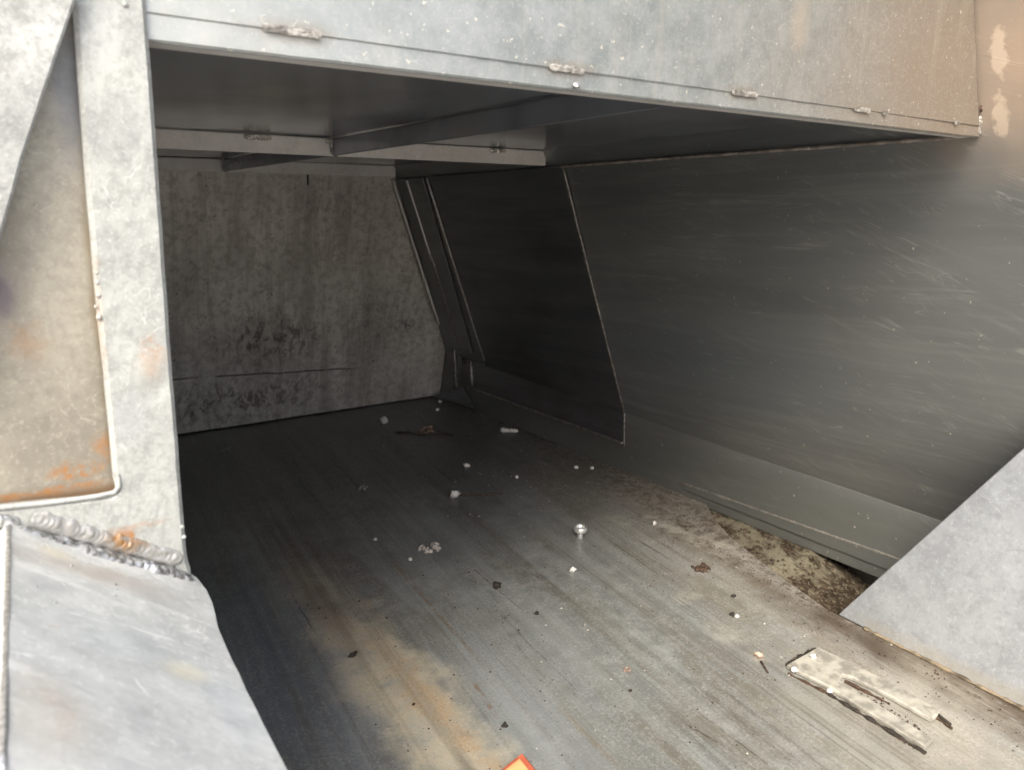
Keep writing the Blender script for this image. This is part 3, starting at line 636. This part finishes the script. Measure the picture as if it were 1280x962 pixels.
# right: leaning chute plate
A_ = Vector((.978, .54, .002)); Bw = on(1345, 502, WUP); Bw = Bw + NW * .004
cn = (Bw - A_).cross(Vector((0, -1, 0))).normalized(); cn = -cn if cn.x > 0 else cn
CP = (cn, cn.dot(A_)); CD = [(on(1240, 622, CP), .0022, .010), (on(1122, 716, CP), .0018, .011), (on(1275, 690, CP), -.002, .02)]
t_end = Bw + Vector((0, -1.1, 0)); 
chute = sheet('chute_plate', [A_, A_.lerp(Bw, .33), A_.lerp(Bw, .66), Bw, Bw + Vector((0, -.9, 0)), Vector((.978, -.55, .002))], M_CHUTE, None, .004, cn, .010, lambda p: .0014 * noise.noise(p * 11) + .0004 * noise.noise(p * 45) + sum(k * math.exp(-((p - q).length / rr) ** 2) for q, k, rr in CD))
tag(chute, 'leaning blue grey zinc plate at the right edge, its corner pointing down to the floor', 'plate')
bar('sealant_line', Vector((.976, .50, .002)), Vector((.976, .20, .002)), .005, .003, plain('old_sealant', (.20, .16, .11), .9, 0, .5, 60, .8), chute, seg=70, wob=.9)

# gutter beside the floor plate
gv, gf = [], []
NY, NX = 60, 18
for i in range(NY + 1):
    y = -.1 + i / NY * 1.04
    dep = -.0070 - .045 * min(1, max(0, (.70 - y) / .10))
    for j in range(NX + 1):
        x = xe(min(y, .92)) - .03 + j / NX * .26
        gv.append(Vector((x, y, dep + .003 * noise.noise(Vector((x * 25, y * 25, 0))) + .002 * noise.noise(Vector((x * 90, y * 90, 4))))))
for i in range(NY):
    for j in range(NX):
        k = i * (NX + 1) + j; gf.append([k, k + 1, k + NX + 2, k + NX + 1])
tag(mk('gutter_bed', gv, gf, M_DIRT), 'dirt filled gutter between floor plate and side wall', kind='structure')
sheet('gutter_side', [(.976, -.5, -.006), (.976, .56, -.006), (.976, .56, -.06), (.976, -.5, -.06)], M_DIRT, floor, .002, (1, 0, 0), .05)

# forked bracket lying on the floor at lower right
o1, o2, o3, o4, o5 = fl(985, 835), fl(1022, 814), fl(1178, 897), fl(1155, 938), fl(1040, 864)
in1, in2, in3 = fl(1050, 852), fl(1064, 843), fl(1168, 900)
up3 = Vector((0, 0, .0065))
bp = [o1, o2, fl(1062, 832), fl(1120, 862), fl(1173, 893), fl(1163, 902), fl(1110, 872), fl(1066, 850), fl(1052, 846), fl(1047, 854), fl(1080, 875), fl(1120, 900), fl(1163, 929), fl(1155, 936), fl(1100, 902), o5]
br = sheet('forked_bracket', [p + up3 for p in bp], plain('dusty_bracket_metal', (.37, .355, .31), .7, .1, .3, 60, .6), None, .0052, (0, 0, 1), .006, lambda p: .0005 * noise.noise(p * 50), wob=.0005)
tag(br, 'dusty flat forked bracket lying on the floor at lower right', 'bracket')
for a_, b_, w_ in ((fl(1036, 868), fl(1157, 942), .0045), (fl(982, 832), fl(1020, 811), .0045), (fl(985, 842), fl(1036, 868), .002), (fl(1056, 852), fl(1112, 880), .0025), (fl(1165, 893), fl(1190, 911), .003)):
    bar('packed_dirt', a_ + Vector((0, 0, .001)), b_ + Vector((0, 0, .001)), w_, .0035, M_BLACK if w_ > .004 else M_BROWN, br, seg=60, wob=1.4)

# ------------------------------------------------------------------ litter
def lump(bm, c, r, sx=1, sy=1, sz=.7, ang=0, seed=0, rough=.35, sub=2):
    res = bmesh.ops.create_icosphere(bm, subdivisions=sub, radius=1)
    ca, sa = math.cos(ang), math.sin(ang)
    for v in res['verts']:
        d = v.co.copy(); k = 1 + rough * noise.noise(d * 1.6 + Vector((seed * 3.1, seed, 0))) * 1.6 + rough * .5 * noise.noise(d * 4 + Vector((seed, 9, 0)))
        x, y, z = d.x * sx * r * k, d.y * sy * r * k, d.z * sz * r * k
        v.co = Vector((c[0] + x * ca - y * sa, c[1] + x * sa + y * ca, c[2] + z))
def from_bm(name, bm, mat, parent=None, smooth=True):
    vs = [v.co.copy() for v in bm.verts]; bm.verts.index_update(); fs = [[v.index for v in f.verts] for f in bm.faces]; bm.free()
    return mk(name, vs, fs, mat, parent, smooth)
def crumb(name, px, py, wpx, mat, label, cat, sx=1, sy=.8, sz=.7, ang=0, seed=0, z0=0, rough=.55, group=None):
    p = fl(px, py); r = size(px, py, wpx) / 2 / max(sx, sy); bm = bmesh.new()
    lump(bm, (p.x, p.y, z0 + r * sz * .75), r, sx, sy, sz, ang, seed, rough)
    return tag(from_bm(name, bm, mat), label, cat, group)
def cluster(name, px, py, wpx, hpx, mat, label, cat, n=14, seed=0, ang=0, lz=.6):
    rnd = random.Random(seed); p = fl(px, py); R = size(px, py, wpx) / 2; bm = bmesh.new(); q = fl(px, py - hpx / 2); q2 = fl(px, py + hpx / 2); Ry = (q - q2).length / 2
    for i in range(n):
        a = rnd.uniform(0, 6.28); k = math.sqrt(rnd.random()); r = R * rnd.uniform(.13, .26)
        dx, dy = math.cos(a) * k * R * .8, math.sin(a) * k * Ry * .8
        # picture-right runs along the camera's right axis
        ca = math.atan2(RW[1][0], RW[0][0])
        lump(bm, (p.x + dx * math.cos(ca) - dy * math.sin(ca), p.y + dx * math.sin(ca) + dy * math.cos(ca), r * rnd.uniform(.3, 1.1) * lz), r, rnd.uniform(.7, 1.5), rnd.uniform(.6, 1.1), lz, rnd.uniform(0, 3), i + seed, .5, 1)
    return tag(from_bm(name, bm, mat), label, cat)
def twig(name, pts, wpx, mat, label, cat, z0=.002):
    P = [fl(*p) for p in pts]; r = size(*pts[0], wpx) / 2; vs, fs = [], []
    for i, p in enumerate(P):
        t = (P[min(i + 1, len(P) - 1)] - P[max(i - 1, 0)]).normalized(); s = Vector((0, 0, 1)).cross(t); rr = r * (1 - .5 * i / len(P)) * (1 + .3 * noise.noise(p * 80))
        for k in range(6):
            a = k / 6 * 2 * math.pi; vs.append(p + Vector((0, 0, r + z0 * .3)) + s * math.cos(a) * rr + Vector((0, 0, math.sin(a) * rr)))
    for i in range(len(P) - 1):
        for k in range(6): fs.append([i*6 + k, i*6 + (k+1) % 6, i*6 + 6 + (k+1) % 6, i*6 + 6 + k])
    fs += [list(range(5, -1, -1)), [len(vs) - 6 + k for k in range(6)]]
    return tag(mk(name, vs, fs, mat), label, cat)

GW = 'white crumbs scattered on the floor'
crumb('white_crumb', 480, 529, 13, M_WHITE, 'round white crumb on the dark floor near the back wall', 'crumb', seed=1, group=GW, sz=.9)
crumb('white_crumb', 583, 583, 10, M_WHITE, 'small two lobed white crumb in the middle of the specks', 'crumb', 1, .6, .7, 2.4, 2, group=GW)
crumb('white_crumb', 569, 621, 16, M_WHITE, 'white crumb at the left end of a dark brown twig', 'crumb', 1, .65, .7, .2, 3, group=GW)
crumb('white_crumb', 716, 714, 12, M_WHITE, 'white crumb on the floor just below the silver plug', 'crumb', 1, .6, .7, -.2, 4, group=GW)
crumb('white_crumb', 513, 700, 6, M_WHITE, 'tiny white crumb left below the pale flaky clump', 'crumb', 1, 1, .9, 0, 5, group=GW)
crumb('white_crumb', 547, 513, 5, M_WHITE, 'tiny white crumb in front of the back corner', 'crumb', 1, 1, .9, 0, 6, group=GW)
crumb('white_crumb', 550, 503, 6, M_WHITE, 'tiny white crumb tucked against the foot of the back wall', 'crumb', 1, 1, .9, 0, 7, group=GW)
crumb('white_crumb', 646, 597, 5, M_WHITE, 'tiny white crumb right of the two lobed crumb', 'crumb', 1, 1, .9, 0, 8, group=GW)
crumb('white_crumb', 720, 585, 6, M_WHITE, 'left one of two tiny pale crumbs near the wall foot', 'crumb', 1, 1, .9, 0, 9, group=GW)
crumb('white_crumb', 740, 586, 6, M_WHITE, 'right one of two tiny pale crumbs near the wall foot', 'crumb', 1, 1, .9, 0, 10, group=GW)
crumb('white_crumb', 818, 655, 6, M_WHITE, 'tiny white crumb right of the silver plug', 'crumb', 1, 1, .9, 0, 11, group=GW)
crumb('white_crumb', 469, 675, 5, M_WHITE, 'tiny pale crumb up left of the pale flaky clump', 'crumb', 1, 1, .9, 0, 12, group=GW)
crumb('white_crumb', 921, 771, 6, M_WHITE, 'tiny white crumb beside a black speck on the right of the floor', 'crumb', 1, 1, .9, 0, 13, group=GW)
crumb('white_crumb', 1015, 827, 8, M_WHITE, 'white crumb on the closed end of the forked bracket', 'crumb', 1, 1, .8, 0, 14, .0065, group=GW)
crumb('white_crumb', 992, 840, 9, M_WHITE, 'white crumb against the left tip of the forked bracket', 'crumb', 1, .8, .8, 0, 15, .0015, group=GW)
crumb('white_crumb', 1037, 866, 8, M_WHITE, 'white crumb on the lower prong of the forked bracket', 'crumb', 1, .8, .8, 0, 16, .0015, group=GW)
p = fl(636, 540); bm = bmesh.new(); r = size(636, 540, 9) / 2
for i, (dx, dy, k) in enumerate(((-.013, .006, 1.1), (-.004, .003, .9), (.006, -.004, .9), (.014, -.010, .8))): lump(bm, (p.x + dx, p.y + dy, r * .7 * k), r * k, 1.2, .8, .8, -.6, i + 20, .3)
tag(from_bm('bone_chip', bm, M_WHITE), 'elongated white chip lying near the foot of the side wall', 'chip')
crumb('pink_chip', 949, 820, 11, M_PINK, 'pinkish chip at the end of a short twig on the right', 'chip', 1, .6, .6, -1.0, 31)
cluster('flaky_clump', 537, 686, 38, 20, M_PALE, 'pale flaky popcorn like clump in the middle of the floor', 'debris clump', 26, 1)
cluster('flaky_clump', 534, 538, 28, 11, M_BROWNF, 'brownish flaky clump near the back wall', 'debris clump', 20, 2)
cluster('flaky_clump', 453, 609, 20, 9, M_GREYF, 'grey flaky clump left of the middle, on the dark floor', 'debris clump', 14, 3)
cluster('flaky_clump', 283, 563, 16, 8, M_GREYF, 'grey flaky clump in the far left of the dark floor', 'debris clump', 12, 4)
cluster('leaf_crumbs', 878, 711, 36, 11, M_BROWN, 'dark brown crumbled leaf bits near the gutter', 'debris clump', 22, 5)
crumb('black_crumb', 621, 733, 14, M_BLACK, 'lumpy black crumb near the long dark scratch in the middle', 'crumb', 1, .8, .6, .3, 41, group='black crumbs on the floor', rough=.6)
crumb('black_crumb', 671, 767, 7, M_BLACK, 'small black crumb right below the lumpy one', 'crumb', 1, .9, .6, .3, 42, group='black crumbs on the floor')
crumb('black_crumb', 441, 819, 14, M_BLACK, 'flat black crumb on the rust yellow streak', 'crumb', 1, .5, .4, .35, 43, group='black crumbs on the floor', rough=.6)
crumb('black_crumb', 517, 880, 7, M_BROWN, 'small dark crumb lower down on the rust yellow streak', 'crumb', 1, .5, .4, .5, 44, group='black crumbs on the floor')
crumb('black_crumb', 631, 907, 9, M_BLACK, 'black crumb just above the orange plastic tip', 'crumb', 1, .9, .6, .3, 45, group='black crumbs on the floor')
crumb('black_crumb', 917, 746, 8, M_BLACK, 'black crumb on the right, above the white crumb', 'crumb', 1, .8, .6, .3, 46, group='black crumbs on the floor')
crumb('black_crumb', 915, 769, 8, M_BLACK, 'black crumb touching a tiny white crumb on the right', 'crumb', 1, .9, .6, .3, 47, group='black crumbs on the floor')
crumb('black_crumb', 788, 863, 5, M_BLACK, 'tiny black crumb below the brown ring', 'crumb', 1, .9, .6, .3, 48, group='black crumbs on the floor')
twig('twig', [(576, 620), (590, 619), (606, 620), (618, 618), (628, 618)], 3, M_BROWN, 'thin dark brown twig beside a white crumb in the middle', 'twig')
twig('twig', [(951, 828), (955, 834), (960, 842)], 3.5, M_BROWN, 'short dark twig below the pinkish chip', 'twig')
twig('twig', [(1168, 893), (1178, 901), (1188, 908)], 5, M_BLACK, 'short black twig at the end of the upper bracket prong', 'twig', .004)
twig('twig', [(495, 541), (512, 541), (528, 544), (548, 541), (566, 545)], 2.5, M_BROWN, 'dark twig lying under the brownish clump by the back wall', 'twig')
# brown ring
p = fl(784, 837); vs, fs = [], []; R1, r1 = size(784, 837, 10) / 2, size(784, 837, 2.4) / 2
for i in range(18):
    a = i / 18 * 2 * math.pi
    for k in range(6):
        b = k / 6 * 2 * math.pi; vs.append(p + Vector(((R1 + r1 * math.cos(b)) * math.cos(a), (R1 + r1 * math.cos(b)) * math.sin(a) * .8, r1 * .8 + r1 * math.sin(b))))
for i in range(18):
    for k in range(6): fs.append([i*6 + k, i*6 + (k+1) % 6, ((i+1) % 18)*6 + (k+1) % 6, ((i+1) % 18)*6 + k])
tag(mk('curled_shaving', vs, fs, M_BROWNF), 'small brown curled ring shaving on the floor', 'shaving')
# silver plug
p = fl(725, 672); u_ = size(725, 672, 1.25)
plug = empty('metal_plug', p, 'small shiny silver plug with flared round head standing on the floor', 'plug')
def lathe(name, prof, c, mat, parent, n=28):
    vs, fs = [], []
    for r, z in prof:
        for k in range(n): a = k / n * 2 * math.pi; vs.append(Vector((c.x + r * math.cos(a), c.y + r * math.sin(a), c.z + z)))
    for i in range(len(prof) - 1):
        for k in range(n): fs.append([i*n + k, i*n + (k+1) % n, i*n + n + (k+1) % n, i*n + n + k])
    fs.append(list(range(n))); fs.append([len(vs) - n + k for k in range(n)])
    return mk(name, vs, fs, mat, parent)
lathe('stem', [(u_*3.4, 0), (u_*3.8, u_*.6), (u_*3.6, u_*5), (u_*4.2, u_*6.4)], p, M_CHROME, plug)
lathe('head', [(u_*4.4, u_*6.5), (u_*7.0, u_*8.2), (u_*8.4, u_*10.5), (u_*8.6, u_*13), (u_*8.0, u_*15), (u_*6.8, u_*15.8), (u_*5.6, u_*15.4), (u_*5.0, u_*14.0), (u_*4.6, u_*11.5), (u_*.3, u_*11.2)], p, M_CHROME, plug)
# orange plastic piece at the bottom edge
oc = fl(648, 950)
org = empty('orange_tab', oc, 'glossy orange plastic tip with pale face poking in at the bottom edge', 'plastic piece')
q = [fl(612, 984), fl(652, 951), fl(670, 974), fl(655, 1020), fl(600, 1020)]
sheet('rim', [v_ + Vector((0, 0, .010)) for v_ in q], M_ORANGE, org, .010, (0, 0, 1), .005, round_=.25)
cq = sum(q, Vector()) / 5
sheet('pale_face', [cq + (v_ - cq) * .72 + Vector((.0015, .001, .0125)) for v_ in q], M_YELLOW, org, .003, (0, 0, 1), .005)

# grit: far too many specks to count
rnd = random.Random(11); EDGEPTS = (fl(1040, 868), fl(1155, 941))
def grit(name, spots, mat, label, r0, r1):
    vs, fs = [], []
    for x, y, z in spots:
        r = rnd.uniform(r0, r1) * rnd.uniform(.6, 1); b = len(vs); a0 = rnd.uniform(0, 6)
        for k in range(4): a = a0 + k * 1.57; q = r * rnd.uniform(.6, 1.4); vs.append(Vector((x + q * math.cos(a), y + q * math.sin(a), z)))
        vs.append(Vector((x, y, z + r * rnd.uniform(.5, 1.1))))
        for k in range(4): fs.append([b + k, b + (k + 1) % 4, b + 4])
    return tag(mk(name, vs, fs, mat, smooth=False), label, 'grit', kind='stuff')
sp = []
for _ in range(650):
    y = rnd.uniform(.25, 1.85); d = abs(rnd.gauss(0, .05 if y < 1.1 else .02)); sp.append((min(xe(y), xw(y)) - .002 - d, y, .001))
for _ in range(520):
    x = rnd.uniform(.3, 1.0); y = rnd.uniform(.4, 1.8); sp.append((x, y, .001))
grit('dark_grit', sp, M_BROWN, 'fine dark brown grit collected along the foot of the side wall', .0007, .0019)
sp = []
for _ in range(110):
    p = fl(rnd.gauss(640, 70), rnd.gauss(605, 28)); sp.append((p.x, p.y, .001))
for _ in range(260): sp.append((rnd.uniform(.4, 1.0), rnd.uniform(.4, 1.75), .001))
grit('pale_grit', sp, M_PALE, 'sparse pale specks sprinkled over the middle of the floor', .0004, .0018)
sp = [(rnd.uniform(.985, 1.12), rnd.uniform(.45, .95), 0) for _ in range(500)]
sp = [(x, y, -.0070 - .045 * min(1, max(0, (.70 - y) / .10)) + .003) for x, y, _ in sp]
grit('gutter_crumbs', sp, M_BROWN, 'coarse dark dirt crumbs lying in the gutter on the right', .0015, .004)
sp = []
for _ in range(170):
    t = rnd.random(); p = fl(1055 + t * 100 + rnd.gauss(0, 6), 856 + t * 62 + rnd.gauss(0, 4)); sp.append((p.x, p.y, .0008))
for _ in range(130):
    t = rnd.random(); p = EDGEPTS[0].lerp(EDGEPTS[1], t); sp.append((p.x + rnd.gauss(-.002, .001), p.y + rnd.gauss(0, .001), .0005))
for _ in range(50):
    p = fl(983, 832).lerp(fl(1018, 812), rnd.random()); sp.append((p.x + rnd.gauss(0, .001), p.y + .003 + rnd.gauss(0, .0015), .0005))
grit('bracket_grit', sp, M_BROWN, 'dark grit packed between the prongs of the bracket', .0008, .002)
